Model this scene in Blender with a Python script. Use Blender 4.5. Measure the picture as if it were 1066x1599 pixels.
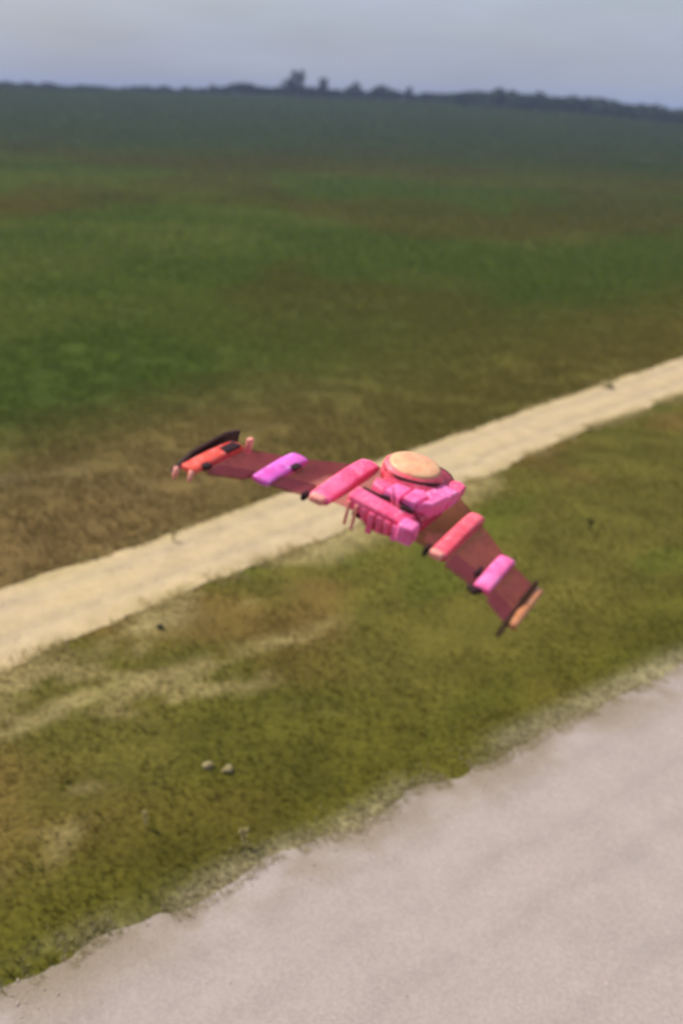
import bpy, bmesh, math, random
import numpy as np
from mathutils import Matrix, Vector

for o in list(bpy.data.objects):
    bpy.data.objects.remove(o)
sc = bpy.context.scene
COL = sc.collection
R = math.radians
rng = np.random.default_rng(7)
random.seed(7)

# ---------------------------------------------------------------- camera
cam = bpy.data.cameras.new('camera')
co = bpy.data.objects.new('camera', cam)
COL.objects.link(co)
cam.sensor_fit = 'VERTICAL'
cam.sensor_height = 24.0
cam.lens = 12.0 / 0.5206
cam.clip_start = 0.1
cam.clip_end = 20000
PITCH, ROLL = R(22.45), R(2.0)
fwd = Vector((0, math.cos(PITCH), -math.sin(PITCH)))
r0 = Vector((1, 0, 0))
u0 = r0.cross(fwd)
rt = r0 * math.cos(ROLL) + u0 * math.sin(ROLL)
up = -r0 * math.sin(ROLL) + u0 * math.cos(ROLL)
m = Matrix((rt, up, -fwd)).transposed().to_4x4()
m.translation = (0, 0, 13.0)
co.matrix_world = m
cam.dof.use_dof = True
cam.dof.focus_distance = 9.0
cam.dof.aperture_fstop = 0.3
sc.camera = co

# ---------------------------------------------------------------- sky, sun, exposure
SUN_AZ, SUN_EL = R(-62), R(52)          # azimuth from +Y towards +X
w = bpy.data.worlds.new('World')
sc.world = w
w.use_nodes = True
nt = w.node_tree
nt.nodes.clear()
out = nt.nodes.new('ShaderNodeOutputWorld')
bg = nt.nodes.new('ShaderNodeBackground')
sky = nt.nodes.new('ShaderNodeTexSky')
sky.sky_type = 'NISHITA'
sky.sun_disc = False
sky.sun_elevation = SUN_EL
sky.sun_rotation = SUN_AZ
sky.air_density = 1.6
sky.dust_density = 2.5
sky.ozone_density = 3.0
# thin even veil of high cloud with soft streaks
tc = nt.nodes.new('ShaderNodeTexCoord')
mp = nt.nodes.new('ShaderNodeMapping')
mp.inputs['Scale'].default_value = (2.2, 2.2, 9.0)
nz = nt.nodes.new('ShaderNodeTexNoise')
nz.inputs['Scale'].default_value = 2.0
nz.inputs['Detail'].default_value = 4.0
mr = nt.nodes.new('ShaderNodeMapRange')
mr.inputs['From Min'].default_value = 0.3
mr.inputs['From Max'].default_value = 0.75
mr.inputs['To Min'].default_value = 0.55
mr.inputs['To Max'].default_value = 0.85
mx = nt.nodes.new('ShaderNodeMix')
mx.data_type = 'RGBA'
mx.inputs[7].default_value = (4.75, 5.25, 6.5, 1)
nt.links.new(tc.outputs['Generated'], mp.inputs['Vector'])
nt.links.new(mp.outputs['Vector'], nz.inputs['Vector'])
nt.links.new(nz.outputs['Fac'], mr.inputs['Value'])
nt.links.new(mr.outputs['Result'], mx.inputs[0])
nt.links.new(sky.outputs['Color'], mx.inputs[6])
nz2 = nt.nodes.new('ShaderNodeTexNoise'); nz2.inputs['Scale'].default_value = 3.1; nz2.inputs['Detail'].default_value = 5
mp2 = nt.nodes.new('ShaderNodeMapping'); mp2.inputs['Scale'].default_value = (1.5, 1.5, 8.0); mp2.inputs['Location'].default_value = (3, 1, 2)
mr2 = nt.nodes.new('ShaderNodeMapRange'); mr2.inputs['From Min'].default_value = 0.3; mr2.inputs['From Max'].default_value = 0.7; mr2.inputs['To Min'].default_value = 0.94; mr2.inputs['To Max'].default_value = 1.12
vm = nt.nodes.new('ShaderNodeVectorMath'); vm.operation = 'SCALE'
nt.links.new(tc.outputs['Generated'], mp2.inputs['Vector']); nt.links.new(mp2.outputs['Vector'], nz2.inputs['Vector']); nt.links.new(nz2.outputs['Fac'], mr2.inputs['Value'])
nt.links.new(mx.outputs[2], vm.inputs[0]); nt.links.new(mr2.outputs['Result'], vm.inputs['Scale'])
nt.links.new(vm.outputs[0], bg.inputs['Color'])
bg.inputs['Strength'].default_value = 0.075
nt.links.new(bg.outputs['Background'], out.inputs['Surface'])

sl = bpy.data.lights.new('sun', 'SUN')
sl.energy = 3.6
sl.angle = R(2.0)
sl.color = (1.0, 0.95, 0.87)
so = bpy.data.objects.new('sun', sl)
COL.objects.link(so)
sdir = Vector((math.sin(SUN_AZ) * math.cos(SUN_EL), math.cos(SUN_AZ) * math.cos(SUN_EL), math.sin(SUN_EL)))
so.rotation_euler = sdir.to_track_quat('Z', 'Y').to_euler()
so.location = (0, 0, 60)

vs = sc.view_settings
vs.view_transform = 'Standard'
vs.look = 'None'
vs.exposure = 0.42
vs.gamma = 1.0
vs.use_curve_mapping = False

# ---------------------------------------------------------------- helpers
def srgb(r, g, b, k=1.0):
    def f(c):
        c /= 255.0
        return (c / 12.92 if c <= 0.04045 else ((c + 0.055) / 1.055) ** 2.4) * k
    return np.array([f(r), f(g), f(b)])

def smooth(a, b, x):
    t = np.clip((x - a) / (b - a), 0, 1)
    return t * t * (3 - 2 * t)

_tab = rng.random((256, 256))
def vnoise(x, y):
    x = np.asarray(x, float); y = np.asarray(y, float)
    xi = np.floor(x).astype(int); yi = np.floor(y).astype(int)
    fx = x - xi; fy = y - yi
    fx = fx * fx * (3 - 2 * fx); fy = fy * fy * (3 - 2 * fy)
    g = lambda a, b: _tab[a % 256, b % 256]
    return (g(xi, yi) * (1 - fx) + g(xi + 1, yi) * fx) * (1 - fy) + (g(xi, yi + 1) * (1 - fx) + g(xi + 1, yi + 1) * fx) * fy
def fbm(x, y, s, o=4):
    v = 0; a = 1; t = 0
    for i in range(o):
        v = v + a * vnoise(x / s + 17.3 * i, y / s + 9.1 * i); t += a; a *= 0.55; s /= 2.03
    return v / t

def mesh_obj(name, verts, faces, mat=None, parent=None, colors=None, smooth_shade=False, loc=None):
    me = bpy.data.meshes.new(name)
    me.from_pydata([tuple(v) for v in verts], [], [tuple(f) for f in faces])
    me.update()
    if smooth_shade:
        me.polygons.foreach_set('use_smooth', [True] * len(me.polygons))
    if mat:
        me.materials.append(mat)
    o = bpy.data.objects.new(name, me)
    COL.objects.link(o)
    if parent is not None:
        o.parent = parent
    if loc is not None:
        o.location = loc
    return o

def np_mesh(name, verts, tris, mat, colors=None, smooth_shade=False):
    """large meshes straight from numpy arrays (tris: n x 3 or n x 4)"""
    verts = np.asarray(verts, np.float32); tris = np.asarray(tris, np.int32)
    n, k = tris.shape
    me = bpy.data.meshes.new(name)
    me.vertices.add(len(verts)); me.vertices.foreach_set('co', verts.ravel())
    me.loops.add(n * k); me.loops.foreach_set('vertex_index', tris.ravel())
    me.polygons.add(n); me.polygons.foreach_set('loop_start', np.arange(0, n * k, k, dtype=np.int32))
    if smooth_shade:
        me.polygons.foreach_set('use_smooth', np.ones(n, bool))
    if colors is not None:
        at = me.color_attributes.new('tint', 'FLOAT_COLOR', 'POINT')
        c = np.ones((len(verts), 4), np.float32); c[:, :3] = colors
        at.data.foreach_set('color', c.ravel())
    me.update(calc_edges=True)
    me.validate()
    me.materials.append(mat)
    o = bpy.data.objects.new(name, me)
    COL.objects.link(o)
    return o

def tag(o, label, cat, group=None):
    o['label'] = label; o['category'] = cat
    if group: o['group'] = group
    return o
def empty(name, loc=(0, 0, 0)):
    o = bpy.data.objects.new(name, None); o.empty_display_size = 0.2
    COL.objects.link(o); o.location = loc
    return o

def new_mat(name, rough=0.8, spec=0.3):
    mt = bpy.data.materials.new(name); mt.use_nodes = True
    n = mt.node_tree.nodes; b = n['Principled BSDF']
    b.inputs['Roughness'].default_value = rough
    b.inputs['Specular IOR Level'].default_value = spec
    return mt, mt.node_tree, b

def mat_noise(name, col, col2, scale=8.0, rough=0.6, spec=0.3, bump=0.0, bscale=60.0, detail=6.0, wear=0.0):
    """two-tone procedural surface with optional fine relief"""
    mt, t, b = new_mat(name, rough, spec)
    tcn = t.nodes.new('ShaderNodeTexCoord')
    n = t.nodes.new('ShaderNodeTexNoise'); n.inputs['Scale'].default_value = scale; n.inputs['Detail'].default_value = detail
    cr = t.nodes.new('ShaderNodeValToRGB')
    cr.color_ramp.elements[0].position = 0.32; cr.color_ramp.elements[1].position = 0.68
    cr.color_ramp.elements[0].color = (*col, 1); cr.color_ramp.elements[1].color = (*col2, 1)
    t.links.new(tcn.outputs['Object'], n.inputs['Vector'])
    t.links.new(n.outputs['Fac'], cr.inputs['Fac'])
    t.links.new(cr.outputs['Color'], b.inputs['Base Color'])
    if wear > 0:
        n3 = t.nodes.new('ShaderNodeTexNoise'); n3.inputs['Scale'].default_value = 38.0; n3.inputs['Detail'].default_value = 8; n3.inputs['Roughness'].default_value = 0.7
        mpn = t.nodes.new('ShaderNodeMapping'); mpn.inputs['Scale'].default_value = (1.0, 0.3, 1.0)
        r3 = t.nodes.new('ShaderNodeMapRange'); r3.inputs['From Min'].default_value = 0.54; r3.inputs['From Max'].default_value = 0.66; r3.inputs['To Max'].default_value = wear
        m3 = t.nodes.new('ShaderNodeMix'); m3.data_type = 'RGBA'; m3.inputs[7].default_value = (*[min(1, q * 0.5 + 0.42) for q in col], 1)
        n4 = t.nodes.new('ShaderNodeTexNoise'); n4.inputs['Scale'].default_value = 13.0; n4.inputs['Detail'].default_value = 8; n4.inputs['Roughness'].default_value = 0.65
        r4 = t.nodes.new('ShaderNodeMapRange'); r4.inputs['From Min'].default_value = 0.56; r4.inputs['From Max'].default_value = 0.72; r4.inputs['To Max'].default_value = wear
        m4 = t.nodes.new('ShaderNodeMix'); m4.data_type = 'RGBA'; m4.inputs[7].default_value = (*[q * 0.25 + 0.02 for q in col2], 1)
        t.links.new(tcn.outputs['Object'], mpn.inputs['Vector']); t.links.new(mpn.outputs['Vector'], n3.inputs['Vector']); t.links.new(tcn.outputs['Object'], n4.inputs['Vector'])
        t.links.new(n3.outputs['Fac'], r3.inputs['Value']); t.links.new(n4.outputs['Fac'], r4.inputs['Value'])
        t.links.new(r3.outputs['Result'], m3.inputs[0]); t.links.new(r4.outputs['Result'], m4.inputs[0])
        t.links.new(cr.outputs['Color'], m3.inputs[6]); t.links.new(m3.outputs[2], m4.inputs[6]); t.links.new(m4.outputs[2], b.inputs['Base Color'])
    if bump > 0:
        n2 = t.nodes.new('ShaderNodeTexNoise'); n2.inputs['Scale'].default_value = bscale; n2.inputs['Detail'].default_value = 4
        bp = t.nodes.new('ShaderNodeBump'); bp.inputs['Strength'].default_value = bump; bp.inputs['Distance'].default_value = 0.01
        t.links.new(tcn.outputs['Object'], n2.inputs['Vector'])
        t.links.new(n2.outputs['Fac'], bp.inputs['Height']); t.links.new(bp.outputs['Normal'], b.inputs['Normal'])
    return mt

def mat_tint(name, rough=0.9, spec=0.1, scales=((0.6, 0.35), (9.0, 0.5)), bump=0.0, bscale=20.0, trans=0.0):
    """stored earth/plant colour multiplied by procedural mottling"""
    mt, t, b = new_mat(name, rough, spec)
    at = t.nodes.new('ShaderNodeAttribute'); at.attribute_name = 'tint'
    tcn = t.nodes.new('ShaderNodeTexCoord')
    last = at.outputs['Color']
    for sca, amt in scales:
        n = t.nodes.new('ShaderNodeTexNoise'); n.inputs['Scale'].default_value = sca; n.inputs['Detail'].default_value = 6
        mrn = t.nodes.new('ShaderNodeMapRange')
        mrn.inputs['From Min'].default_value = 0.3; mrn.inputs['From Max'].default_value = 0.7
        mrn.inputs['To Min'].default_value = 1 - amt; mrn.inputs['To Max'].default_value = 1 + amt
        mm = t.nodes.new('ShaderNodeVectorMath'); mm.operation = 'SCALE'
        t.links.new(tcn.outputs['Object'], n.inputs['Vector']); t.links.new(n.outputs['Fac'], mrn.inputs['Value'])
        t.links.new(last, mm.inputs[0]); t.links.new(mrn.outputs['Result'], mm.inputs['Scale'])
        last = mm.outputs[0]
    t.links.new(last, b.inputs['Base Color'])
    if bump > 0:
        n2 = t.nodes.new('ShaderNodeTexNoise'); n2.inputs['Scale'].default_value = bscale; n2.inputs['Detail'].default_value = 5
        bp = t.nodes.new('ShaderNodeBump'); bp.inputs['Strength'].default_value = bump; bp.inputs['Distance'].default_value = 0.05
        t.links.new(tcn.outputs['Object'], n2.inputs['Vector'])
        t.links.new(n2.outputs['Fac'], bp.inputs['Height']); t.links.new(bp.outputs['Normal'], b.inputs['Normal'])
    return mt

# ---------------------------------------------------------------- layout of the land (metres)
TD = np.array([0.671, 0.742]); TN = np.array([-0.742, 0.671])          # track direction / normal
T_LO, T_UP = 19.97, 23.76                                               # track edges along its normal
BD = np.array([0.792, 0.610]); BN = np.array([-0.610, 0.792])          # gravel road direction / normal
B_UP = float(np.array([-1.3, 14.2]) @ BN)                               # its upper edge
B_LO = B_UP - 11.0

def t_coord(x, y): return x * TN[0] + y * TN[1]
def t_along(x, y): return x * TD[0] + y * TD[1]
def b_coord(x, y): return x * BN[0] + y * BN[1]
def b_along(x, y): return x * BD[0] + y * BD[1]
def t_edge(s, side):
    if side: return T_UP + 0.2 * (fbm(s, s * 0 + 215.0, 0.4, 3) - 0.5) + 0.42 * (fbm(s, s * 0 + 3.0, 2.2, 4) - 0.5) + 0.3 * (fbm(s, s * 0 + 31.0, 9.0, 2) - 0.5)
    return T_LO + 0.25 * (fbm(s, s * 0 + 225.0, 0.4, 3) - 0.5) + 0.75 * (fbm(s, s * 0 + 57.0, 2.8, 4) - 0.5) + 0.4 * (fbm(s, s * 0 + 71.0, 10.0, 2) - 0.5)
def b_edge(s):
    return B_UP + 0.22 * (fbm(s, s * 0 + 205.0, 0.35, 3) - 0.5) + 0.75 * (fbm(s, s * 0 + 91.0, 1.6, 4) - 0.5) + 0.35 * (fbm(s, s * 0 + 111.0, 6.0, 2) - 0.5)

K = 0.62
def land_color(x, y):
    """plant / soil colour of the ground cover at a place"""
    tcv = t_coord(x, y); d = np.hypot(x, y)
    n1 = fbm(x, y, 9.0, 4); n2 = fbm(x + 50, y - 20, 3.0, 4); n3 = fbm(x - 90, y + 33, 40.0, 4)
    c = np.zeros(np.shape(x) + (3,))
    def lay(col, wgt):
        nonlocal c
        wgt = np.clip(wgt, 0, 1)[..., None]
        c = c * (1 - wgt) + col * wgt
    # far field
    c[:] = srgb(86, 96, 34, K)
    lay(srgb(88, 86, 34, K), smooth(-0.1, 0.35, x / (d + 1)) * 0.85)
    lay(srgb(68, 86, 22, K), smooth(0.5, 0.62, n3) * 0.75)
    lay(srgb(92, 80, 32, K), smooth(0.52, 0.66, fbm(x + 300, y, 60.0, 3)) * 0.6 * smooth(30, 80, d))
    lay(srgb(84, 74, 30, K), smooth(0.5, 0.62, fbm(x * 1.0 + 900, y * 0.5 - 70, 22.0, 4)) * 0.55 * smooth(45, 80, d))
    lay(srgb(54, 70, 32, K), smooth(120, 420, d) * 0.9)
    # strip along the far side of the track goes brown, dry on the left
    near = smooth(T_UP + 17, T_UP + 1.0, tcv) * (tcv > T_UP - 3)
    lay(srgb(106, 94, 40, K), near * 0.8)
    lay(srgb(136, 112, 68, K), near * smooth(6, -9, x) * smooth(0.30, 0.6, n1 + 0.1))
    lay(srgb(136, 120, 84, K), smooth(2.2, 0.0, np.abs(t_coord(x, y) - (T_UP + 9) + 0.5 * (t_along(x, y) - 14))) * 0.45 * smooth(0.35, 0.6, n2) * (x < -5))
    # verge between track and gravel
    verge = smooth(T_UP + 0.5, T_UP - 1.5, tcv)
    lay(srgb(114, 106, 44, K), verge)
    lay(srgb(98, 94, 32, K), verge * smooth(0.48, 0.62, n1) * 0.8)
    lay(srgb(136, 106, 58, K), verge * smooth(0.5, 0.7, fbm(x + 7, y + 70, 5.0, 3)) * 0.6)
    lay(srgb(96, 104, 34, K), verge * smooth(0.55, 0.7, fbm(t_along(x, y) * 0.4, tcv, 2.2, 3)) * 0.6)
    lay(srgb(100, 94, 30, K), verge * smooth(4.5, 1.0, b_coord(x, y) - B_UP) * 0.75)
    # pale worn line of dry grass in the verge and bleached edges of track and road
    u = (y - 19.0) - (x + 6.2) * 0.714
    pale = smooth(0.62, 0.12, np.abs(u + 1.6 * (n2 - 0.5))) * smooth(0.4, -0.8, x) * smooth(0.22, 0.5, fbm(x, y, 1.1, 4))
    lay(srgb(196, 176, 116, K), pale * 0.8)
    lay(srgb(176, 156, 104, K), verge * smooth(0.60, 0.70, fbm(x + 31, y + 12, 1.3, 3)) * smooth(1.0, -3.0, x) * smooth(1.5, 3.0, b_coord(x, y) - B_UP) * 0.6)
    pl2 = smooth(1.7, 0.0, np.abs(tcv - T_LO + 0.3)) * smooth(0.46, 0.62, n2) * (x < 6)
    lay(srgb(186, 166, 112, K), pl2 * 0.9)
    pl3 = smooth(0.9, 0.0, np.abs(b_coord(x, y) - B_UP)) * smooth(0.3, 0.55, n2)
    lay(srgb(172, 160, 122, K), pl3 * 0.9)
    return c

# ---------------------------------------------------------------- ground sheet
def axis(lo, hi, s, n, c0=0.0):
    a = math.asinh((lo - c0) / s); b = math.asinh((hi - c0) / s)
    return c0 + s * np.sinh(np.linspace(a, b, n))
def ground_z(x, y):
    d = np.hypot(x, y)
    tcv = t_coord(x, y); bcv = b_coord(x, y)
    on_t = smooth(T_LO - 0.9, T_LO + 0.3, tcv) * smooth(T_UP + 0.9, T_UP - 0.3, tcv)
    on_b = smooth(B_UP + 0.9, B_UP - 0.5, bcv)
    z = 0.16 * (fbm(x, y, 5.0, 4) - 0.35) * smooth(200, 40, d)
    far = smooth(400, 1500, d)
    z = np.clip(z, 0, None) * (1 - np.maximum(on_t, on_b)) - 0.03
    crest = 17.0 - 9.5 * smooth(70, 270, x) + 1.6 * (fbm(x, y, 90.0, 3) - 0.5)
    z = z + crest * smooth(280, 720, d) + far * (4.0 * (fbm(x, y, 600.0, 3) - 0.5)) - 10 * smooth(760, 1600, d)
    return z
gx = axis(-5000, 5000, 9.0, 330)
gy = axis(-300, 6000, 11.0, 380, 20.0)
GX, GY = np.meshgrid(gx, gy)
GZ = ground_z(GX, GY)
V = np.stack([GX, GY, GZ], -1).reshape(-1, 3)
nx, ny = len(gx), len(gy)
idx = np.arange(nx * ny).reshape(ny, nx)
Q = np.stack([idx[:-1, :-1], idx[:-1, 1:], idx[1:, 1:], idx[1:, :-1]], -1).reshape(-1, 4)
M_land = mat_tint('meadow_soil', 0.95, 0.05, ((0.05, 0.22), (0.5, 0.25), (7.0, 0.35)), bump=0.5, bscale=9.0)
ground = np_mesh('ground', V, Q, M_land, land_color(V[:, 0], V[:, 1]), True)
ground['kind'] = 'structure'

# ---------------------------------------------------------------- dirt track
def strip(name, s0, s1, ns, nw, edge_lo, edge_hi, D, N, z0, colf, mat):
    s = np.linspace(s0, s1, ns)
    lo = edge_lo(s); hi = edge_hi(s)
    tt = np.linspace(0, 1, nw)
    c = lo[:, None] * (1 - tt) + hi[:, None] * tt
    X = s[:, None] * D[0] + c * N[0]; Y = s[:, None] * D[1] + c * N[1]
    prof = np.minimum(tt, 1 - tt) * 2
    Z = z0 + 0.03 * smooth(0, 0.25, prof)[None, :] + 0.035 * (fbm(X, Y, 1.6, 4) - 0.5) * smooth(0, 0.3, prof)[None, :]
    if name == 'dirt_track':   # two shallow wheel ruts
        for q in (0.3, 0.72):
            Z = Z - 0.05 * np.exp(-((tt - q) / 0.07) ** 2)[None, :] * (0.4 + fbm(X, Y, 3.0, 3))
    V = np.stack([X, Y, Z], -1).reshape(-1, 3)
    idx = np.arange(ns * nw).reshape(ns, nw)
    Q = np.stack([idx[:-1, :-1], idx[1:, :-1], idx[1:, 1:], idx[:-1, 1:]], -1).reshape(-1, 4)
    o = np_mesh(name, V, Q, mat, colf(X, Y, np.broadcast_to(tt, X.shape)).reshape(-1, 3), True)
    o['kind'] = 'structure'
    return o
def track_col(X, Y, tt):
    n = fbm(X, Y, 3.5, 4)[..., None]; n2 = fbm(X + 40, Y, 1.1, 3)[..., None]
    c = srgb(224, 198, 146, K) * (1 - n) + srgb(212, 186, 150, K) * n
    c = c * 1.12
    rut = (np.exp(-((tt - 0.3) / 0.12) ** 2) + np.exp(-((tt - 0.72) / 0.12) ** 2))[..., None]
    c = c * (1 - 0.35 * rut) + srgb(206, 188, 160, K) * 0.35 * rut
    e = smooth(0.2, 0.0, np.minimum(tt, 1 - tt))[..., None] * smooth(0.35, 0.65, n2)
    return c * (1 - e * 0.5) + srgb(176, 158, 100, K) * e * 0.5
M_track = mat_tint('pale_dry_dirt', 0.95, 0.05, ((1.3, 0.10), (14.0, 0.10), (60.0, 0.10)), bump=0.35, bscale=25.0)
strip('dirt_track', -40, 420, 3400, 30, lambda s: t_edge(s, 0), lambda s: t_edge(s, 1), TD, TN, 0.0, track_col, M_track)

def gravel_col(X, Y, tt):
    n = fbm(X, Y, 4.0, 4)[..., None]; n2 = fbm(X + 140, Y, 1.3, 4)[..., None]
    c = srgb(208, 192, 182, K) * (1 - n) + srgb(201, 185, 176, K) * n
    c = c * 0.98
    c = c * (1 - 0.25 * n2) + srgb(206, 182, 170, K) * 0.25 * n2
    sb = b_along(X, Y); lane = 0.02 * (fbm(sb, sb * 0 + 8, 12.0, 2) - 0.5)
    for q in (0.50, 0.67, 0.78, 0.90):
        tb = (np.exp(-((tt + lane - q) / 0.018) ** 2) * (0.3 + fbm(X, Y, 2.0, 3)))[..., None]
        c = c * (1 - 0.09 * tb)
    e = smooth(0.86, 0.99, tt)[..., None] * smooth(0.3, 0.6, n2)
    return c * (1 - e * 0.7) + srgb(158, 140, 108, K) * e * 0.7
M_gravel = mat_tint('pinkish_gravel', 0.9, 0.1, ((0.9, 0.05), (16.0, 0.10), (70.0, 0.16)), bump=0.45, bscale=45.0)
strip('gravel_road', -45, 170, 2000, 80, lambda s: s * 0 + B_LO, b_edge, BD, BN, 0.004, gravel_col, M_gravel)

# ---------------------------------------------------------------- grass (uncountable ground cover)
M_grass = mat_tint('grass_blades', 0.8, 0.08, ((30.0, 0.25),))
def add_translucency(mt, amount):
    t = mt.node_tree; b = t.nodes['Principled BSDF']; o = t.nodes['Material Output']
    tr = t.nodes.new('ShaderNodeBsdfTranslucent'); mxs = t.nodes.new('ShaderNodeMixShader')
    mxs.inputs[0].default_value = amount
    t.links.new(b.inputs['Base Color'].links[0].from_socket, tr.inputs['Color'])
    ge = t.nodes.new('ShaderNodeNewGeometry'); sc1 = t.nodes.new('ShaderNodeVectorMath'); sc1.operation = 'MULTIPLY_ADD'
    sc1.inputs[1].default_value = (0.45, 0.45, 0.45); sc1.inputs[2].default_value = (0, 0, 1)
    nn = t.nodes.new('ShaderNodeVectorMath'); nn.operation = 'NORMALIZE'
    t.links.new(ge.outputs['Normal'], sc1.inputs[0]); t.links.new(sc1.outputs[0], nn.inputs[0])
    t.links.new(nn.outputs[0], b.inputs['Normal'])
    t.links.new(b.outputs[0], mxs.inputs[1]); t.links.new(tr.outputs[0], mxs.inputs[2]); t.links.new(mxs.outputs[0], o.inputs['Surface'])
add_translucency(M_grass, 0.52)
def grass(name, X, Y, h, wdt, label, dry=0.2, tuft=5, col=None, mixc=0.0):
    """a tuft of bent blades at every point"""
    n = len(X)
    base = land_color(X, Y) * (1.5 + 0.6 * smooth(25, 70, Y) - 0.55 * smooth(110, 330, Y))[:, None]
    if col is not None: base = base * (1 - mixc) + col * mixc
    Z = ground_z(X, Y)
    VV = []; CC = []
    for k in range(tuft):
        a = rng.random(n) * 6.283; b = rng.random(n) * 6.283
        hh = h * (0.5 + rng.random(n)); lean = hh * (0.25 + 0.6 * rng.random(n))
        rad = h * 0.5 * rng.random(n)
        px = X + np.cos(b) * rad; py = Y + np.sin(b) * rad
        sx = -np.sin(a) * wdt * 0.5; sy = np.cos(a) * wdt * 0.5
        p0 = np.stack([px - sx, py - sy, Z - 0.01], -1); p1 = np.stack([px + sx, py + sy, Z - 0.01], -1)
        p2 = np.stack([px + np.cos(a) * lean, py + np.sin(a) * lean, Z + hh], -1)
        v = 0.9 + 0.4 * rng.random((n, 1))
        c = base * v
        isdry = (rng.random((n, 1)) < dry)
        c = np.where(isdry, c * 0.55 + srgb(176, 154, 92, K) * 0.45, c)
        VV.append(np.stack([p0, p1, p2], 1).reshape(-1, 3)); CC.append(np.repeat(c, 3, 0))
    VV = np.concatenate(VV); CC = np.concatenate(CC)
    o = np_mesh(name, VV, np.arange(len(VV)).reshape(-1, 3), M_grass, CC)
    o['kind'] = 'stuff'; o['label'] = label; o['category'] = 'grass'
    return o
def off_roads(X, Y, margin=0.0):
    tcv = t_coord(X, Y); s = t_along(X, Y)
    ok = (tcv < t_edge(s, 0) - margin) | (tcv > t_edge(s, 1) + margin)
    return ok & (b_coord(X, Y) > b_edge(b_along(X, Y)) + margin)
def in_view(X, Y, pad=1.5):
    z = Y * math.cos(PITCH) + 13 * math.sin(PITCH)
    return (np.abs(X) < z * 0.365 + pad) & (Y > 8)

# verge between track and gravel road
N = 150000
X = rng.uniform(-14, 45, N); Y = rng.uniform(8, 75, N)
fringe = 0.16 * (rng.random(N) < 0.5) * rng.random(N)
k = in_view(X, Y) & off_roads(X, Y, -0.12) & (t_coord(X, Y) < T_UP - 1) & (fbm(X, Y, 1.2, 3) > 0.30 + 0.2 * rng.random(N))
grass('verge_grass', X[k], Y[k], 0.10, 0.02, 'olive and straw coloured grass of the verge between pale track and wide gravel', 0.22)
# pale dry fringe along the edge of the gravel
N = 9000
sA = rng.uniform(-2, 40, N); off = np.abs(rng.normal(0, 0.30, N)) - 0.22
kk = fbm(sA, sA * 0 + 5, 0.9, 3) > 0.42
cN = b_edge(sA) + off
X = sA * BD[0] + cN * BN[0]; Y = sA * BD[1] + cN * BN[1]
k = in_view(X, Y) & kk
grass('fringe_grass', X[k], Y[k], 0.08, 0.016, 'bleached dry grass fringe along the edge of the wide gravel', 0.3, 5, srgb(202, 188, 146, 0.85), 0.8)
N = 9000
sA = rng.uniform(0, 70, N); off = rng.normal(0, 0.35, N)
kk = fbm(sA, sA * 0 + 45, 1.3, 3) > 0.47
cN = np.where(rng.random(N) < 0.75, t_edge(sA, 0) + off * 0.8 - 0.1, t_edge(sA, 1) + np.abs(off) * 0.5 - 0.05)
X = sA * TD[0] + cN * TN[0]; Y = sA * TD[1] + cN * TN[1]
k = in_view(X, Y) & kk
grass('trackside_grass', X[k], Y[k], 0.13, 0.025, 'straw coloured tufts along both edges of the pale dirt track', 0.3, 5, srgb(206, 186, 128, 0.85), 0.7)
# meadow beyond the track, near part
N = 190000
X = rng.uniform(-32, 45, N); Y = rng.uniform(20, 100, N)
k = in_view(X, Y) & off_roads(X, Y, -0.1) & (t_coord(X, Y) > T_UP - 0.3) & (rng.random(N) < smooth(100, 62, Y)) & (fbm(X, Y, 1.4, 3) > 0.28 + 0.2 * rng.random(N))
grass('meadow_grass', X[k], Y[k], 0.2, 0.035, 'green and brown meadow grass on the far side of the pale track', 0.12, 4)
# meadow further out, coarser tufts
N = 160000
Y = 55 + 595 * rng.random(N) ** 1.9; X = rng.uniform(-0.42, 0.42, N) * (Y + 12)
k = in_view(X, Y, 3) & (t_coord(X, Y) > T_UP + 1) & (rng.random(N) < smooth(50, 105, Y) + 0.04)
grass('distant_meadow_grass', X[k], Y[k], 0.22 + 0.0009 * Y[k], 0.06 + 0.0006 * Y[k], 'darker green meadow stretching away towards the hazy skyline', 0.06, 3)

# ---------------------------------------------------------------- stones and weeds
M_rock = mat_noise('pale_stone', srgb(184, 166, 118, 0.7), srgb(140, 126, 88, 0.7), 9.0, 0.9, 0.1, 0.6, 40.0)
M_rock_d = mat_noise('dark_stone', srgb(84, 72, 56, 0.7), srgb(60, 54, 40, 0.7), 9.0, 0.9, 0.1, 0.6, 40.0)
def rock(loc, size, mat, label, cat='stone', seed=0):
    bm = bmesh.new(); bmesh.ops.create_icosphere(bm, subdivisions=3, radius=1.0)
    rr = random.Random(seed)
    ph = [rr.uniform(0, 6) for _ in range(9)]
    planes = [(Vector((rr.gauss(0, 1), rr.gauss(0, 1), rr.gauss(0, 1) + 0.4)).normalized(), rr.uniform(0.55, 0.85)) for _ in range(11)]
    for v in bm.verts:
        p = v.co.copy()
        for nrm, dd in planes:
            e = p.dot(nrm) - dd
            if e > 0: p -= nrm * e * 0.9
        p *= 1 + 0.06 * math.sin(5 * p.x + ph[0]) * math.sin(6 * p.y + ph[1])
        v.co = Vector((p.x * size[0], p.y * size[1], p.z * size[2]))
    me = bpy.data.meshes.new('stone'); bm.to_mesh(me); bm.free(); me.materials.append(mat)
    o = bpy.data.objects.new('stone', me); COL.objects.link(o)
    o.location = (loc[0], loc[1], float(ground_z(np.array([loc[0]]), np.array([loc[1]]))[0]) + size[2] * 0.45 + (loc[2] if len(loc) > 2 else 0))
    o.rotation_euler = (rr.uniform(-.2, .2), rr.uniform(-.2, .2), rr.uniform(0, 6))
    return tag(o, label, cat, 'loose stones by the tracks')
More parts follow.
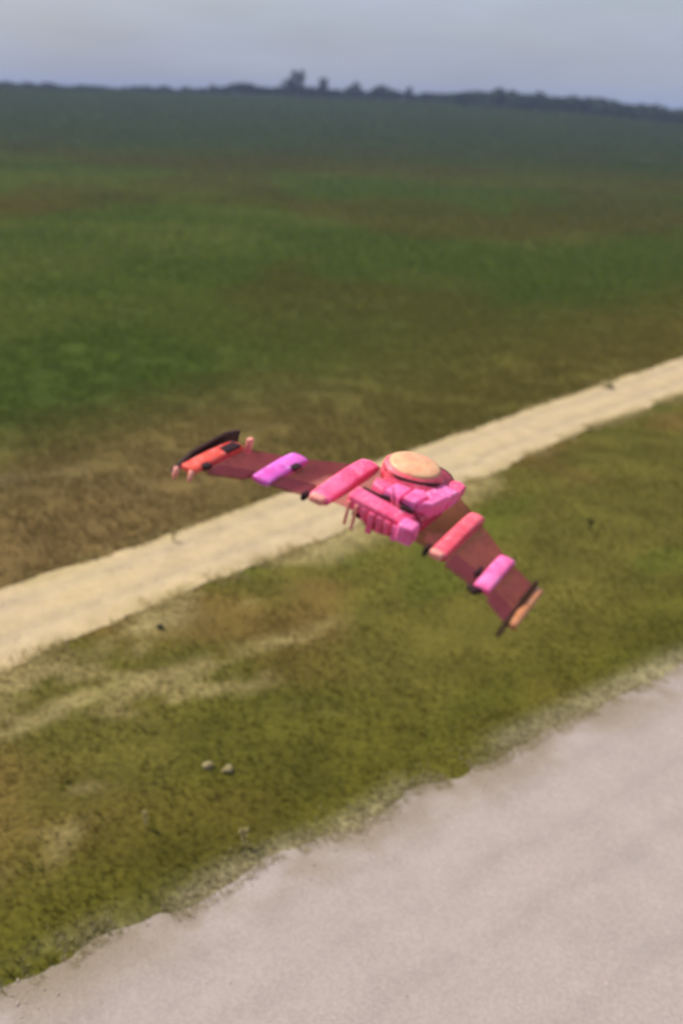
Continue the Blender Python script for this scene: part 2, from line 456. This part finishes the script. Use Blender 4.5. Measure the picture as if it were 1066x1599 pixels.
rock((-2.60, 17.1), (0.15, 0.12, 0.10), M_rock, 'pale stone in the verge grass, left one of a close pair', seed=1)
rock((-2.20, 16.98), (0.14, 0.13, 0.11), M_rock, 'squarish pale stone in the verge grass, right one of a close pair', seed=2)
rock((-4.7, 22.9), (0.12, 0.10, 0.10), M_rock_d, 'small dark stone on the lower edge of the pale track', seed=3)
rock((13.4, 49.5, 0.04), (0.42, 0.30, 0.22), M_rock, 'pale stone lying on the far right part of the dirt track', seed=4)

def pebbles(name, X, Y, z0, lab, rad, mat):
    n = len(X)
    base = np.array([(1, 0, 0.1), (0.2, 0.9, 0), (-0.9, 0.3, 0.1), (-0.1, -1, 0), (0.2, 0.1, 0.75), (-0.3, -0.1, 0.6)])
    tri = np.array([(0, 1, 4), (1, 5, 4), (1, 2, 5), (2, 3, 5), (3, 4, 5), (3, 0, 4)])
    a = rng.random(n) * 6.283; r = rad * (0.35 + rng.random(n) ** 3 * 1.6)
    jit = base[None] * (0.75 + 0.5 * rng.random((n, 6, 1)))
    vx = (jit[..., 0] * np.cos(a)[:, None] - jit[..., 1] * np.sin(a)[:, None]) * r[:, None] + X[:, None]
    vy = (jit[..., 0] * np.sin(a)[:, None] + jit[..., 1] * np.cos(a)[:, None]) * r[:, None] + Y[:, None]
    vz = jit[..., 2] * r[:, None] + z0
    V_ = np.stack([vx, vy, vz], -1).reshape(-1, 3); T_ = (tri[None] + (np.arange(n) * 6)[:, None, None]).reshape(-1, 3)
    tone = 1.0 + 0.3 * rng.random((n, 1))
    o = np_mesh(name, V_, T_, mat, np.repeat(srgb(206, 186, 170, K) * tone, 6, 0))
    o['kind'] = 'stuff'; o['label'] = lab; o['category'] = 'gravel'
N = 9000
sA = rng.uniform(0, 34, N); cN = b_edge(sA) - 7.5 * rng.random(N) ** 1.3
X = sA * BD[0] + cN * BN[0]; Y = sA * BD[1] + cN * BN[1]
k = in_view(X, Y) & (fbm(X, Y, 1.5, 3) > 0.35 + 0.25 * rng.random(N))
pebbles('gravel_stones', X[k], Y[k], 0.03, 'loose small stones scattered over the wide gravel', 0.016, M_gravel)
N = 3500
sA = rng.uniform(5, 60, N); cN = T_LO + (T_UP - T_LO) * np.clip(0.5 + 0.3 * rng.normal(size=N), 0.02, 0.98)
X = sA * TD[0] + cN * TN[0]; Y = sA * TD[1] + cN * TN[1]
k = in_view(X, Y)
pebbles('track_stones', X[k], Y[k], 0.025, 'loose small stones scattered along the pale dirt track', 0.022, M_track)
M_straw = mat_noise('dry_straw', srgb(206, 190, 132, 0.8), srgb(150, 134, 80, 0.8), 14.0, 0.85, 0.1)
M_weed = mat_noise('dark_weed', srgb(70, 66, 26, 0.7), srgb(44, 46, 16, 0.7), 14.0, 0.85, 0.1)
def weed(loc, h, mat, label, seed, nst=5, spread=0.3, cat='plant'):
    rr = random.Random(seed)
    z0 = float(ground_z(np.array([loc[0]]), np.array([loc[1]]))[0])
    root = empty('dry_weed', (loc[0], loc[1], z0)); tag(root, label, cat, 'weeds standing in the grass')
    for s in range(nst):
        a = rr.uniform(0, 6.28); le = rr.uniform(0.1, spread); hh = h * rr.uniform(0.6, 1.0)
        vs_, fs_ = [], []
        segs = 6
        for i in range(segs + 1):
            q = i / segs; r = 0.012 * (1 - 0.75 * q) + 0.002
            cx = math.cos(a) * le * h * q * q; cy = math.sin(a) * le * h * q * q
            for j in range(5):
                t = j * 6.283 / 5
                vs_.append((cx + r * math.cos(t), cy + r * math.sin(t), hh * q))
        for i in range(segs):
            for j in range(5):
                fs_.append((i * 5 + j, i * 5 + (j + 1) % 5, (i + 1) * 5 + (j + 1) % 5, (i + 1) * 5 + j))
        # leaves and a seed head
        for L in range(7):
            q = rr.uniform(0.15, 0.85); b = rr.uniform(0, 6.28); ll = h * rr.uniform(0.12, 0.25); ww = 0.02
            c = Vector((math.cos(a) * le * h * q * q, math.sin(a) * le * h * q * q, hh * q))
            d = Vector((math.cos(b), math.sin(b), rr.uniform(0.2, 0.9))).normalized(); sd = d.cross(Vector((0, 0, 1))).normalized() * ww
            n0 = len(vs_)
            vs_ += [tuple(c), tuple(c + d * ll * 0.5 + sd), tuple(c + d * ll), tuple(c + d * ll * 0.5 - sd)]
            fs_.append((n0, n0 + 1, n0 + 2, n0 + 3))
        mesh_obj('stem', vs_, fs_, mat, root)
        top = Vector((math.cos(a) * le * h, math.sin(a) * le * h, hh))
        bm = bmesh.new(); bmesh.ops.create_icosphere(bm, subdivisions=2, radius=0.03)
        for v in bm.verts:
            v.co = Vector((v.co.x, v.co.y, v.co.z * 2.2)) * (1 + 0.3 * rr.random()) + top
        me = bpy.data.meshes.new('seed_head'); bm.to_mesh(me); bm.free(); me.materials.append(mat)
        oo = bpy.data.objects.new('seed_head', me); COL.objects.link(oo); oo.parent = root
    return root
weed((8.4, 30.6), 0.42, M_weed, 'dark lone weed standing in the verge right of the drone', 11, 4, 0.15)
weed((-1.62, 14.75), 0.42, M_straw, 'tall pale dry weed at the edge of the wide gravel', 12, 4, 0.18)
weed((-3.55, 15.15), 0.36, M_straw, 'thin pale dry weed in the green lower left verge', 13, 3, 0.12)
weed((-5.3, 28.5), 0.5, M_straw, 'straw coloured weed on the upper edge of the pale track', 14, 4, 0.2)
weed((0.05, 27.2), 0.3, M_straw, 'small dry weed beside the lower track edge below the drone', 15, 3, 0.2)

# ---------------------------------------------------------------- trees on the skyline
M_bark = mat_noise('bark', srgb(70, 60, 50, 0.6), srgb(46, 40, 34, 0.6), 3.0, 0.9, 0.1)
M_leaf = mat_noise('foliage', (0.018, 0.032, 0.016), (0.045, 0.07, 0.03), 0.45, 0.8, 0.15)
def leaf_cloud(rr, blobs, n, size):
    """leaf-clump faces spread through the volume of uneven lobes"""
    vs_, fs_ = [], []
    for i in range(n):
        c, rad = blobs[rr.randrange(len(blobs))]
        d = Vector((rr.gauss(0, 1), rr.gauss(0, 1), rr.gauss(0, 1))).normalized()
        p = Vector(c) + Vector((d.x * rad[0], d.y * rad[1], d.z * rad[2])) * rr.random() ** 0.45
        a = Vector((rr.gauss(0, 1), rr.gauss(0, 1), rr.gauss(0, 1))).normalized()
        b = a.orthogonal().normalized(); s = size * rr.uniform(0.5, 1.3)
        c2 = a.cross(b)
        k0 = len(vs_)
        vs_ += [tuple(p + b * s), tuple(p + c2 * s * 0.7), tuple(p - b * s), tuple(p - c2 * s * 0.7)]
        fs_.append((k0, k0 + 1, k0 + 2, k0 + 3))
    return vs_, fs_
def trunk_mesh(rr, h, r):
    vs_, fs_ = [], []
    def limb(p, q, ra, rb, seg=5, sides=7):
        k0 = len(vs_)
        ax = (q - p).normalized(); o1 = ax.orthogonal().normalized(); o2 = ax.cross(o1)
        for i in range(seg + 1):
            t = i / seg; c = p.lerp(q, t) + o1 * math.sin(t * 5 + p.z) * ra * 0.5 * t; rad = ra + (rb - ra) * t
            for j in range(sides):
                an = j * 6.283 / sides
                vs_.append(tuple(c + (o1 * math.cos(an) + o2 * math.sin(an)) * rad))
        for i in range(seg):
            for j in range(sides):
                fs_.append((k0 + i * sides + j, k0 + i * sides + (j + 1) % sides, k0 + (i + 1) * sides + (j + 1) % sides, k0 + (i + 1) * sides + j))
    limb(Vector((0, 0, -0.6)), Vector((0.2, 0.1, h)), r, r * 0.25, 8)
    for i in range(7):
        z = h * rr.uniform(0.3, 0.85); a = rr.uniform(0, 6.28)
        limb(Vector((0.2 * z / h, 0.1 * z / h, z)), Vector((math.cos(a) * h * 0.28, math.sin(a) * h * 0.28, z + h * 0.22)), r * 0.35, r * 0.08)
    return vs_, fs_
variants = []
for s in range(5):
    rr = random.Random(100 + s)
    slim = (0.30, 0.42, 0.36, 0.5, 0.22)[s]
    blobs = [((rr.uniform(-.12, .12), rr.uniform(-.12, .12), 0.62), (slim * 0.6, slim * 0.6, 0.32))]
    for i in range(11):
        a = rr.uniform(0, 6.28); q = rr.uniform(0.3, 0.95)
        rad = slim * (1.15 - 0.75 * abs(q - 0.5)) * 0.62
        blobs.append(((math.cos(a) * rad, math.sin(a) * rad, q * 0.9 + 0.05), (slim * rr.uniform(.25, .42),) * 2 + (rr.uniform(.08, .15),)))
    cv, cf = leaf_cloud(rr, blobs, 1500, 0.036)
    tv, tf = trunk_mesh(rr, 0.8, 0.028)
    mc = bpy.data.meshes.new('crown'); mc.from_pydata(cv, [], cf); mc.materials.append(M_leaf)
    mtk = bpy.data.meshes.new('trunk'); mtk.from_pydata(tv, [], tf); mtk.materials.append(M_bark)
    variants.append((mc, mtk))
def at_px(px, Yd):
    """ground point seen at photo column px at distance Yd"""
    return (px - 555.0) / 1536.0 * Yd * 0.924 / 1.0
def tree(x, y, h, var, label, spread=1.0, group='trees on the skyline'):
    z = float(ground_z(np.array([x]), np.array([y]))[0])
    root = empty('skyline_tree', (x, y, z)); tag(root, label, 'tree', group)
    root.rotation_euler[2] = (x * 1.7 + y) % 6.28
    for nm, me in (('crown', variants[var][0]), ('trunk', variants[var][1])):
        o = bpy.data.objects.new(nm, me); COL.objects.link(o); o.parent = root; o.scale = (h * spread, h * spread, h)
    return root
TREES = [
    (392, 715, 7.5, 3, 1.3, 'low round tree left of the tallest tree on the skyline'),
    (447, 712, 11.5, 1, 0.9, 'tree touching the left side of the tallest skyline tree'),
    (465, 708, 16.0, 0, 1.15, 'tallest dark tree on the skyline'),
    (484, 715, 8.0, 2, 0.9, 'small tree touching the right side of the tallest skyline tree'),
    (504, 712, 12.0, 0, 1.0, 'second tallest tree on the skyline, right of the tallest'),
    (527, 716, 6.0, 3, 1.0, 'low tree between the second tallest tree and a slim pointed one'),
    (556, 712, 11.0, 4, 1.2, 'slim pointed tree in the middle of the skyline'),
    (594, 712, 10.5, 2, 1.1, 'rounded dark tree right of the slim pointed skyline tree'),
    (637, 714, 9.0, 4, 1.3, 'narrow tree standing alone right of the skyline middle'),
    (664, 715, 6.0, 1, 1.1, 'small tree next to the narrow lone one on the skyline'),
    (726, 714, 5.5, 3, 1.1, 'low spreading tree on the right half of the skyline'),
    (772, 712, 6.0, 0, 1.2, 'small upright tree on the right half of the skyline'),
    (888, 700, 6.0, 2, 1.0, 'dark rounded tree in the right hand wood edge'),
    (1052, 690, 6.0, 1, 1.2, 'dark tree at the far right end of the skyline'),
]
for px, Yd, h, var, spr, lab in TREES:
    tree(at_px(px, Yd), Yd, h, var, lab, spr)

# far woodland reading as one mass: many leaf clumps in long belts
def belt(name, label, segs):
    vs_, fs_ = [], []
    rr = random.Random(len(label))
    for (x0, y0, x1, y1, h, depth, n) in segs:
        L = math.hypot(x1 - x0, y1 - y0)
        pts = []
        for i in range(n):
            q = rr.random(); pts.append((x0 + (x1 - x0) * q, y0 + (y1 - y0) * q + rr.uniform(0, depth)))
        gzs = ground_z(np.array([p[0] for p in pts]), np.array([p[1] for p in pts]))
        for i in range(n):
            x, y = pts[i]
            hh = h * (0.9 + 0.45 * math.sin(x * 0.21 + 3 * math.sin(x * 0.053)) * math.sin(x * 0.083 + y * 0.11))
            z = float(hh) * rr.random() ** 0.7 - 0.5 + gzs[i]
            s = rr.uniform(0.7, 1.7)
            a = Vector((rr.gauss(0, 1), rr.gauss(0, 1), rr.gauss(0, 1))).normalized(); b = a.orthogonal().normalized(); c = a.cross(b)
            p = Vector((x, y, z)); k0 = len(vs_)
            vs_ += [tuple(p + b * s), tuple(p + c * s * .8), tuple(p - b * s), tuple(p - c * s * .8)]
            fs_.append((k0, k0 + 1, k0 + 2, k0 + 3))
    o = mesh_obj(name, vs_, fs_, M_leaf)
    o['kind'] = 'stuff'; o['label'] = label; o['category'] = 'woodland'
    return o
belt('distant_woodland', 'dark bluish belt of woodland along the skyline',
     [(-330, 735, -90, 725, 3.6, 25, 4500), (-100, 725, 110, 715, 6.0, 25, 6500), (90, 712, 290, 680, 8.0, 25, 10000), (60, 640, 320, 500, 6.0, 130, 26000)])

# ---------------------------------------------------------------- flying-wing drone
DM = Matrix(((0.86454, 0.45399, 0.21555, 0.4416), (-0.44051, 0.89101, -0.10983, 6.0018), (-0.24192, 0.0, 0.97030, 10.6078), (0, 0, 0, 1)))
drone = empty('flying_wing_drone'); drone.matrix_world = DM
tag(drone, 'swept flying-wing drone with bright pink bands across its wing, banking over the track', 'drone')

P = 1.0
def paint(name, c, c2, rough=0.5, bump=0.3): return mat_noise(name, srgb(*c, P), srgb(*c2, P), 11.0, rough, 0.35, bump, 26.0, 9.0, 0.5)
M_skin = mat_noise('rose_film_skin', srgb(176, 76, 104, 0.9), srgb(140, 66, 92, 0.9), 3.0, 0.7, 0.1, 0.2, 8.0)
M_elev = mat_noise('mauve_elevon', srgb(128, 66, 82, 0.8), srgb(112, 58, 64, 0.8), 6.0, 0.7, 0.2, 0.2, 30.0)
M_pink = paint('hot_pink_paint', (255, 116, 162), (255, 70, 118))
M_coral = paint('coral_pink_paint', (255, 110, 126), (252, 72, 92))
M_lpink = paint('light_pink_paint', (255, 134, 198), (255, 84, 148))
M_violet = paint('violet_pink_paint', (240, 116, 222), (220, 80, 176))
M_corr = paint('orange_red_paint', (255, 104, 84), (228, 62, 54))
M_tan = paint('tan_orange_paint', (214, 142, 96), (186, 112, 66))
M_orange = paint('pale_orange_shell', (232, 190, 138), (242, 156, 120))
M_rose = paint('deep_rose_shell', (210, 58, 96), (178, 48, 72))
M_pale = paint('pale_salmon_plastic', (255, 168, 150), (240, 140, 128))
M_dark = mat_noise('dark_maroon_fitting', srgb(66, 22, 26, 0.8), srgb(40, 18, 16, 0.8), 9.0, 0.6, 0.3)
M_elev2 = mat_noise('dull_rib_wood', srgb(120, 66, 60, 0.8), srgb(96, 50, 46, 0.8), 9.0, 0.7, 0.2)
M_brown = mat_noise('dark_brown_fin', srgb(74, 44, 26, 0.8), srgb(52, 30, 18, 0.8), 9.0, 0.7, 0.2)

def make_film(mt, clear):
    t = mt.node_tree; b = t.nodes['Principled BSDF']; o = t.nodes['Material Output']
    tr = t.nodes.new('ShaderNodeBsdfTransparent'); mxs = t.nodes.new('ShaderNodeMixShader')
    tr.inputs['Color'].default_value = (1.0, 0.72, 0.78, 1)
    mxs.inputs[0].default_value = clear
    t.links.new(b.outputs[0], mxs.inputs[1]); t.links.new(tr.outputs[0], mxs.inputs[2]); t.links.new(mxs.outputs[0], o.inputs['Surface'])
make_film(M_skin, 0.78)
make_film(M_elev, 0.55)
LE = ([0.0, 0.12, 0.42, 0.77, 1.00, 1.17], [0.50, 0.45, 0.19, -0.17, -0.34, -0.44])
TE = ([0.0, 0.12, 0.42, 0.77, 1.00, 1.17], [-0.40, -0.41, -0.50, -0.65, -0.84, -0.97])
TH = ([0.0, 0.42, 0.77, 1.17], [0.13, 0.085, 0.06, 0.04])
def sec(r, off=0.0, ext=0.0, n=11):
    """closed aerofoil loop at span station r (absolute), offset outwards"""
    a = abs(r); le = np.interp(a, *LE) + ext; te = np.interp(a, *TE) - ext; th = np.interp(a, *TH)
    zz = 0.03 * a
    pts = []
    for i in range(n):
        q = i / (n - 1); c = 0.5 * (1 - math.cos(math.pi * q))
        y = le + (te - le) * c
        t = th * (1.48 * math.sqrt(max(c, 0)) - 0.63 * c - 1.76 * c * c + 1.42 * c ** 3 - 0.51 * c ** 4) * 1.0
        pts.append((y, t * 0.62, t * 0.38, c))
    loop = [(r, y, zz + t + off) for y, t, b, c in pts] + [(r, y, zz - b - off) for y, t, b, c in reversed(pts[0:-1]) if c > 0]
    loop = [(r, y, zz + t + off) for y, t, b, c in pts] + [(r, y, zz - b - off) for y, t, b, c in reversed(pts)]
    return loop
def loft(loops, name, mat, parent, smooth_shade=True):
    n = len(loops[0]); vs_ = [p for l in loops for p in l]; fs_ = []
    for i in range(len(loops) - 1):
        for j in range(n):
            fs_.append((i * n + j, i * n + (j + 1) % n, (i + 1) * n + (j + 1) % n, (i + 1) * n + j))
    fs_.append(tuple(reversed(range(n)))); fs_.append(tuple(range((len(loops) - 1) * n, len(loops) * n)))
    o = mesh_obj(name, vs_, fs_, mat, parent, smooth_shade=smooth_shade)
    bm = bmesh.new(); bm.from_mesh(o.data); bmesh.ops.remove_doubles(bm, verts=bm.verts, dist=1e-5); bmesh.ops.recalc_face_normals(bm, faces=bm.faces); bm.to_mesh(o.data); bm.free()
    return o
def bev_box(name, c, s, mat, parent, rot=(0, 0, 0), bev=0.01):
    bm = bmesh.new(); bmesh.ops.create_cube(bm, size=1.0)
    for v in bm.verts: v.co = Vector((v.co.x * s[0], v.co.y * s[1], v.co.z * s[2]))
    bmesh.ops.bevel(bm, geom=list(bm.edges), offset=bev, segments=3, affect='EDGES', profile=0.5)
    me = bpy.data.meshes.new(name); bm.to_mesh(me); bm.free(); me.materials.append(mat)
    me.polygons.foreach_set('use_smooth', [True] * len(me.polygons))
    o = bpy.data.objects.new(name, me); COL.objects.link(o); o.parent = parent; o.location = c; o.rotation_euler = rot
    return o
def ellipsoid(name, c, s, mat, parent, sub=4, cut=None):
    bm = bmesh.new(); bmesh.ops.create_uvsphere(bm, u_segments=32, v_segments=18, radius=1.0)
    for v in bm.verts: v.co = Vector((v.co.x * s[0], v.co.y * s[1], v.co.z * s[2]))
    me = bpy.data.meshes.new(name); bm.to_mesh(me); bm.free(); me.materials.append(mat)
    me.polygons.foreach_set('use_smooth', [True] * len(me.polygons))
    o = bpy.data.objects.new(name, me); COL.objects.link(o); o.parent = parent; o.location = c
    return o
def tube(name, pts, rad, mat, parent, sides=14, flat=1.0):
    """swept rounded bar through pts with per-point radius"""
    loops = []
    P_ = [Vector(p) for p in pts]
    for i, p in enumerate(P_):
        d = (P_[min(i + 1, len(P_) - 1)] - P_[max(i - 1, 0)]).normalized()
        s = d.cross(Vector((0, 0, 1))).normalized(); u = s.cross(d)
        loops.append([tuple(p + s * math.cos(t) * rad[i] + u * math.sin(t) * rad[i] * flat) for t in [j * 6.283 / sides for j in range(sides)]])
    return loft(loops, name, mat, parent)

for sgn in (-1, 1):
    wing = loft([sec(sgn * r) for r in (0.02, 0.12, 0.27, 0.42, 0.6, 0.77, 0.9, 1.0, 1.17 if sgn < 0 else 1.06)], 'wing', M_skin, drone)
    # hinged trailing-edge surfaces, slightly proud of the skin
    for a, b in ((0.50, 0.70), (0.84, 1.02)):
        loops = []
        for r in np.linspace(a, b, 4):
            te = np.interp(r, *TE); le = np.interp(r, *LE); ch = le - te; z = 0.03 * r
            loops.append([(sgn * r, te + 0.20 * ch, z + 0.022), (sgn * r, te - 0.03, z + 0.006), (sgn * r, te - 0.03, z - 0.006), (sgn * r, te + 0.20 * ch, z - 0.016)])
        loft(loops, 'elevon', M_elev, wing, False)
def band(r, wdt, mat, ext=0.012, h=0.022, name='wing_band'):
    loops = []
    for q, o in ((-1, -0.004), (-0.97, 0.5), (-0.86, 0.85), (-0.6, 1.05), (0, 1.25), (0.6, 1.05), (0.86, 0.85), (0.97, 0.5), (1, -0.004)):
        sg = 1 if r > 0 else -1
        l = sec(abs(r), max(o, 0.0) * h, ext * o)
        l = [(r + q * wdt / 2, y, z) for _, y, z in l]
        loops.append(l)
    b = loft(loops, name, mat, drone)
    return b
b_c = band(-0.41, 0.145, M_pink, 0.03, 0.02)
b_b = band(-0.765, 0.13, M_violet, 0.01, 0.018)
b_a = band(-1.12, 0.11, M_corr, 0.01, 0.018)
b_e = band(0.42, 0.105, M_coral, 0.01, 0.018)
b_f = band(0.77, 0.105, M_lpink, -0.01, 0.018)
b_g = band(1.04, 0.055, M_tan, 0.0, 0.015)
for b, lab in ((b_c, 'hot pink band next to the body on the left wing'), (b_b, 'violet pink band in the middle of the left wing'), (b_a, 'orange red band at the left wing tip'), (b_e, 'coral pink band next to the body on the right wing'), (b_f, 'light pink band in the middle of the right wing'), (b_g, 'thin tan orange band near the right wing tip')):
    b['label'] = lab
bev_box('band_tip', (-0.41, -0.535, 0.02), (0.10, 0.07, 0.05), M_pale, b_c, bev=0.015)
bev_box('band_tip', (0.415, -0.50, 0.02), (0.09, 0.06, 0.045), M_pale, b_e, bev=0.015)
bev_box('control_horn', (0.35, -0.50, 0.02), (0.02, 0.09, 0.06), M_dark, drone, bev=0.006)
bev_box('control_horn', (0.735, -0.655, 0.012), (0.07, 0.07, 0.03), M_dark, drone, (0, 0, -0.5), bev=0.006)
bev_box('control_horn', (0.69, -0.50, 0.04), (0.025, 0.10, 0.04), M_dark, drone, bev=0.006)
bev_box('control_horn', (-0.70, -0.34, 0.05), (0.05, 0.09, 0.02), M_dark, drone, bev=0.006)
bev_box('control_horn', (-0.50, -0.53, 0.0), (0.03, 0.07, 0.05), M_dark, drone, bev=0.006)
# left tip: dark fin, pale front block, recessed hatch and two small rear pegs
def fin(name, r, prof, th, mat, label=None):
    n = len(prof)
    lo = [[(r - th / 2, y, z) for y, z in prof], [(r + th / 2, y, z) for y, z in prof]]
    o = loft(lo, name, mat, drone, False)
    if label: o['label'] = label
    return o
fin('tip_fin', -1.205, [(-1.0, 0.0), (-0.80, 0.075), (-0.42, 0.10), (-0.26, 0.07), (-0.26, -0.03), (-0.6, -0.05)], 0.02, M_dark, 'dark fin on the left wing tip')
bev_box('tip_block', (-1.055, -0.36, 0.05), (0.035, 0.05, 0.11), M_pale, drone, bev=0.008)
bev_box('tip_hatch', (-1.10, -0.52, 0.066), (0.07, 0.16, 0.02), M_dark, b_a, bev=0.006)
bev_box('tip_hatch', (-1.065, -0.83, 0.045), (0.05, 0.07, 0.03), M_dark, b_a, bev=0.006)
for r, y in ((-1.17, -0.99), (-1.09, -0.94)):
    tube('tip_peg', [(r, y, 0.04), (r, y - 0.005, -0.01), (r, y - 0.01, -0.035)], (0.016, 0.018, 0.012), M_pale, drone, 8)
fin('tip_fin', 1.005, [(-0.98, 0.0), (-0.90, 0.06), (-0.72, 0.055), (-0.62, 0.085), (-0.36, 0.085), (-0.30, 0.04), (-0.45, 0.0)], 0.018, M_brown, 'dark brown notched fin on the right wing tip')

for r, y, hh in ((0.02, -0.34, 0.16), (-0.21, 0.02, 0.10)):
    tube('antenna', [(r, y, 0.10), (r - 0.01, y - 0.03, 0.10 + hh * 0.5), (r - 0.02, y - 0.07, 0.10 + hh)], (0.006, 0.005, 0.003), M_dark, drone, 6)
for y in (-0.30, 0.34, 0.47):
    q = float(np.interp(y, [-0.46, -0.40, -0.25, 0.0, 0.22, 0.40, 0.52], [0.13, 0.19, 0.225, 0.235, 0.21, 0.16, 0.10])); hq = float(np.interp(y, [-0.46, -0.40, -0.25, 0.0, 0.22, 0.40, 0.52], [0.05, 0.085, 0.12, 0.14, 0.13, 0.10, 0.065]))
    tube('panel_seam', [(q * math.cos(a) * 1.005, y, 0.022 + hq * math.sin(a) * 1.005) for a in np.linspace(0.1, math.pi - 0.1, 13)], [0.004] * 13, M_dark, drone, 6)
# central pod
stn = [(-0.46, 0.13, 0.05, 0.0), (-0.40, 0.19, 0.085, 0.01), (-0.25, 0.225, 0.12, 0.02), (0.0, 0.235, 0.14, 0.03), (0.22, 0.21, 0.13, 0.03), (0.40, 0.16, 0.10, 0.025), (0.52, 0.10, 0.065, 0.015), (0.60, 0.04, 0.03, 0.01), (0.615, 0.01, 0.008, 0.01)]
loft([[(wd * math.cos(t), y, z + hh * math.sin(t)) for t in [j * 6.283185 / 24 for j in range(24)]] for y, wd, hh, z in stn], 'fuselage', M_rose, drone)
def lathe(name, prof, c, sx, sy, mat, parent, n=40):
    loops = [[(c[0] + sx * r * math.cos(t), c[1] + sy * r * math.sin(t), c[2] + z) for t in [j * 6.283185 / n for j in range(n)]] for r, z in prof]
    return loft(loops, name, mat, parent)
dm = lathe('dome', [(1.0, -0.06), (1.01, 0.0), (0.97, 0.03), (0.88, 0.048), (0.84, 0.05)], (-0.09, 0.17, 0.128), 0.21, 0.22, M_coral, drone)
dm['label'] = 'flat orange topped dome on the pod'
lathe('dome_cap', [(0.845, 0.04), (0.84, 0.056), (0.75, 0.066), (0.58, 0.073), (0.4, 0.077), (0.2, 0.079), (0.02, 0.08)], (-0.09, 0.17, 0.128), 0.21, 0.22, M_orange, dm)
# dark lip round the rear rim of the dome
lip = [(-0.09 + 0.218 * math.cos(t), 0.17 + 0.230 * math.sin(t), 0.158) for t in np.linspace(math.radians(248), math.radians(352), 14)]
tube('dome_lip', lip, [0.003 + 0.015 * math.sin(math.pi * i / 13) for i in range(14)], M_dark, drone, 10)
# thick bent cover hugging the dome from behind and along its right side: a bevelled plate, not a tube
def plate(name, outline, z0, z1, mat, parent, bev, tilt=None):
    bm = bmesh.new()
    lo = [bm.verts.new((x, y, z0)) for x, y in outline]; hi = [bm.verts.new((x, y, z1 + (tilt(x, y) if tilt else 0))) for x, y in outline]
    n = len(outline)
    bm.faces.new(list(reversed(lo))); bm.faces.new(hi)
    for i in range(n): bm.faces.new((lo[i], lo[(i + 1) % n], hi[(i + 1) % n], hi[i]))
    bmesh.ops.recalc_face_normals(bm, faces=bm.faces)
    top = [e for e in bm.edges if all(v in hi for v in e.verts)]
    bmesh.ops.bevel(bm, geom=top, offset=bev, segments=3, affect='EDGES', profile=0.6)
    me = bpy.data.meshes.new(name); bm.to_mesh(me); bm.free(); me.materials.append(mat)
    o = bpy.data.objects.new(name, me); COL.objects.link(o); o.parent = parent
    return o
tl = lambda x, y: -0.05 * max(0, (y + 0.05) / 0.45) - 0.02 * abs(x)
for ol, z, mt in (
    ([(-0.21, -0.15), (-0.19, -0.25), (-0.10, -0.285), (-0.085, -0.15)], 0.150, M_pink),
    ([(-0.075, -0.15), (-0.09, -0.29), (0.03, -0.315), (0.035, -0.13)], 0.168, M_lpink),
    ([(0.045, -0.12), (0.04, -0.30), (0.13, -0.295), (0.155, -0.14), (0.10, -0.08)], 0.172, M_lpink),
    ([(0.165, -0.13), (0.145, -0.275), (0.215, -0.20), (0.24, 0.02), (0.12, 0.04), (0.11, -0.07)], 0.166, M_lpink),
    ([(0.12, 0.055), (0.24, 0.035), (0.25, 0.20), (0.13, 0.21)], 0.160, M_lpink),
    ([(0.14, 0.225), (0.25, 0.215), (0.235, 0.38), (0.18, 0.42), (0.13, 0.38)], 0.152, M_pink)):
    plate('cover_panel', ol, 0.04, z, mt, drone, 0.018, tl)
# finned motor cowling at the rear: a slab with separate fins of uneven length hanging from it
cw = bev_box('rear_cowling', (-0.04, -0.405, 0.06), (0.42, 0.13, 0.11), M_pink, drone, (0.15, 0.06, 0.0), bev=0.02)
rf = random.Random(5)
nf = 9
for i in range(nf):
    r = -0.225 + 0.45 * i / (nf - 1)
    ln = 0.09 + 0.05 * rf.random() + (0.06 if i in (0, 1, 3) else -0.02 * (i % 3))
    wd = 0.040 if i not in (0, 1) else 0.018
    bev_box('cooling_fin', (r, -0.462 - 0.006 * (i % 2), 0.075 - ln / 2 - 0.02 * i / nf), (wd, 0.025, ln), (M_pale if i in (0, 1) else M_lpink if i > 5 else M_pink), drone, (0.12, 0, 0.05 * rf.uniform(-1, 1)), bev=0.006)
bev_box('cowling_block', (0.185, -0.455, 0.045), (0.11, 0.11, 0.13), M_lpink, drone, (0.1, 0, 0), bev=0.018)
bev_box('fin_mount', (-0.02, -0.425, 0.02), (0.36, 0.05, 0.10), M_dark, drone, bev=0.008)
bev_box('seam', (-0.12, -0.325, 0.118), (0.20, 0.022, 0.02), M_dark, drone, bev=0.005)
bev_box('vent', (0.10, -0.335, 0.120), (0.09, 0.03, 0.025), M_dark, drone, bev=0.008)

# ---------------------------------------------------------------- haze
hv = bpy.data.materials.new('haze_air'); hv.use_nodes = True
t = hv.node_tree; t.nodes.clear()
ho = t.nodes.new('ShaderNodeOutputMaterial'); pv = t.nodes.new('ShaderNodeVolumePrincipled')
pv.inputs['Color'].default_value = (0.48, 0.58, 0.88, 1)
pv.inputs['Density'].default_value = 0.00031
pv.inputs['Anisotropy'].default_value = 0.0
t.links.new(pv.outputs['Volume'], ho.inputs['Volume'])
bm = bmesh.new(); bmesh.ops.create_cube(bm, size=1.0)
for v in bm.verts: v.co = Vector((v.co.x * 10400, v.co.y * 6600 + 2850, -8.0 if v.co.z < 0 else 60.0))
me = bpy.data.meshes.new('haze'); bm.to_mesh(me); bm.free(); me.materials.append(hv)
hz = bpy.data.objects.new('haze', me); COL.objects.link(hz); hz['kind'] = 'stuff'
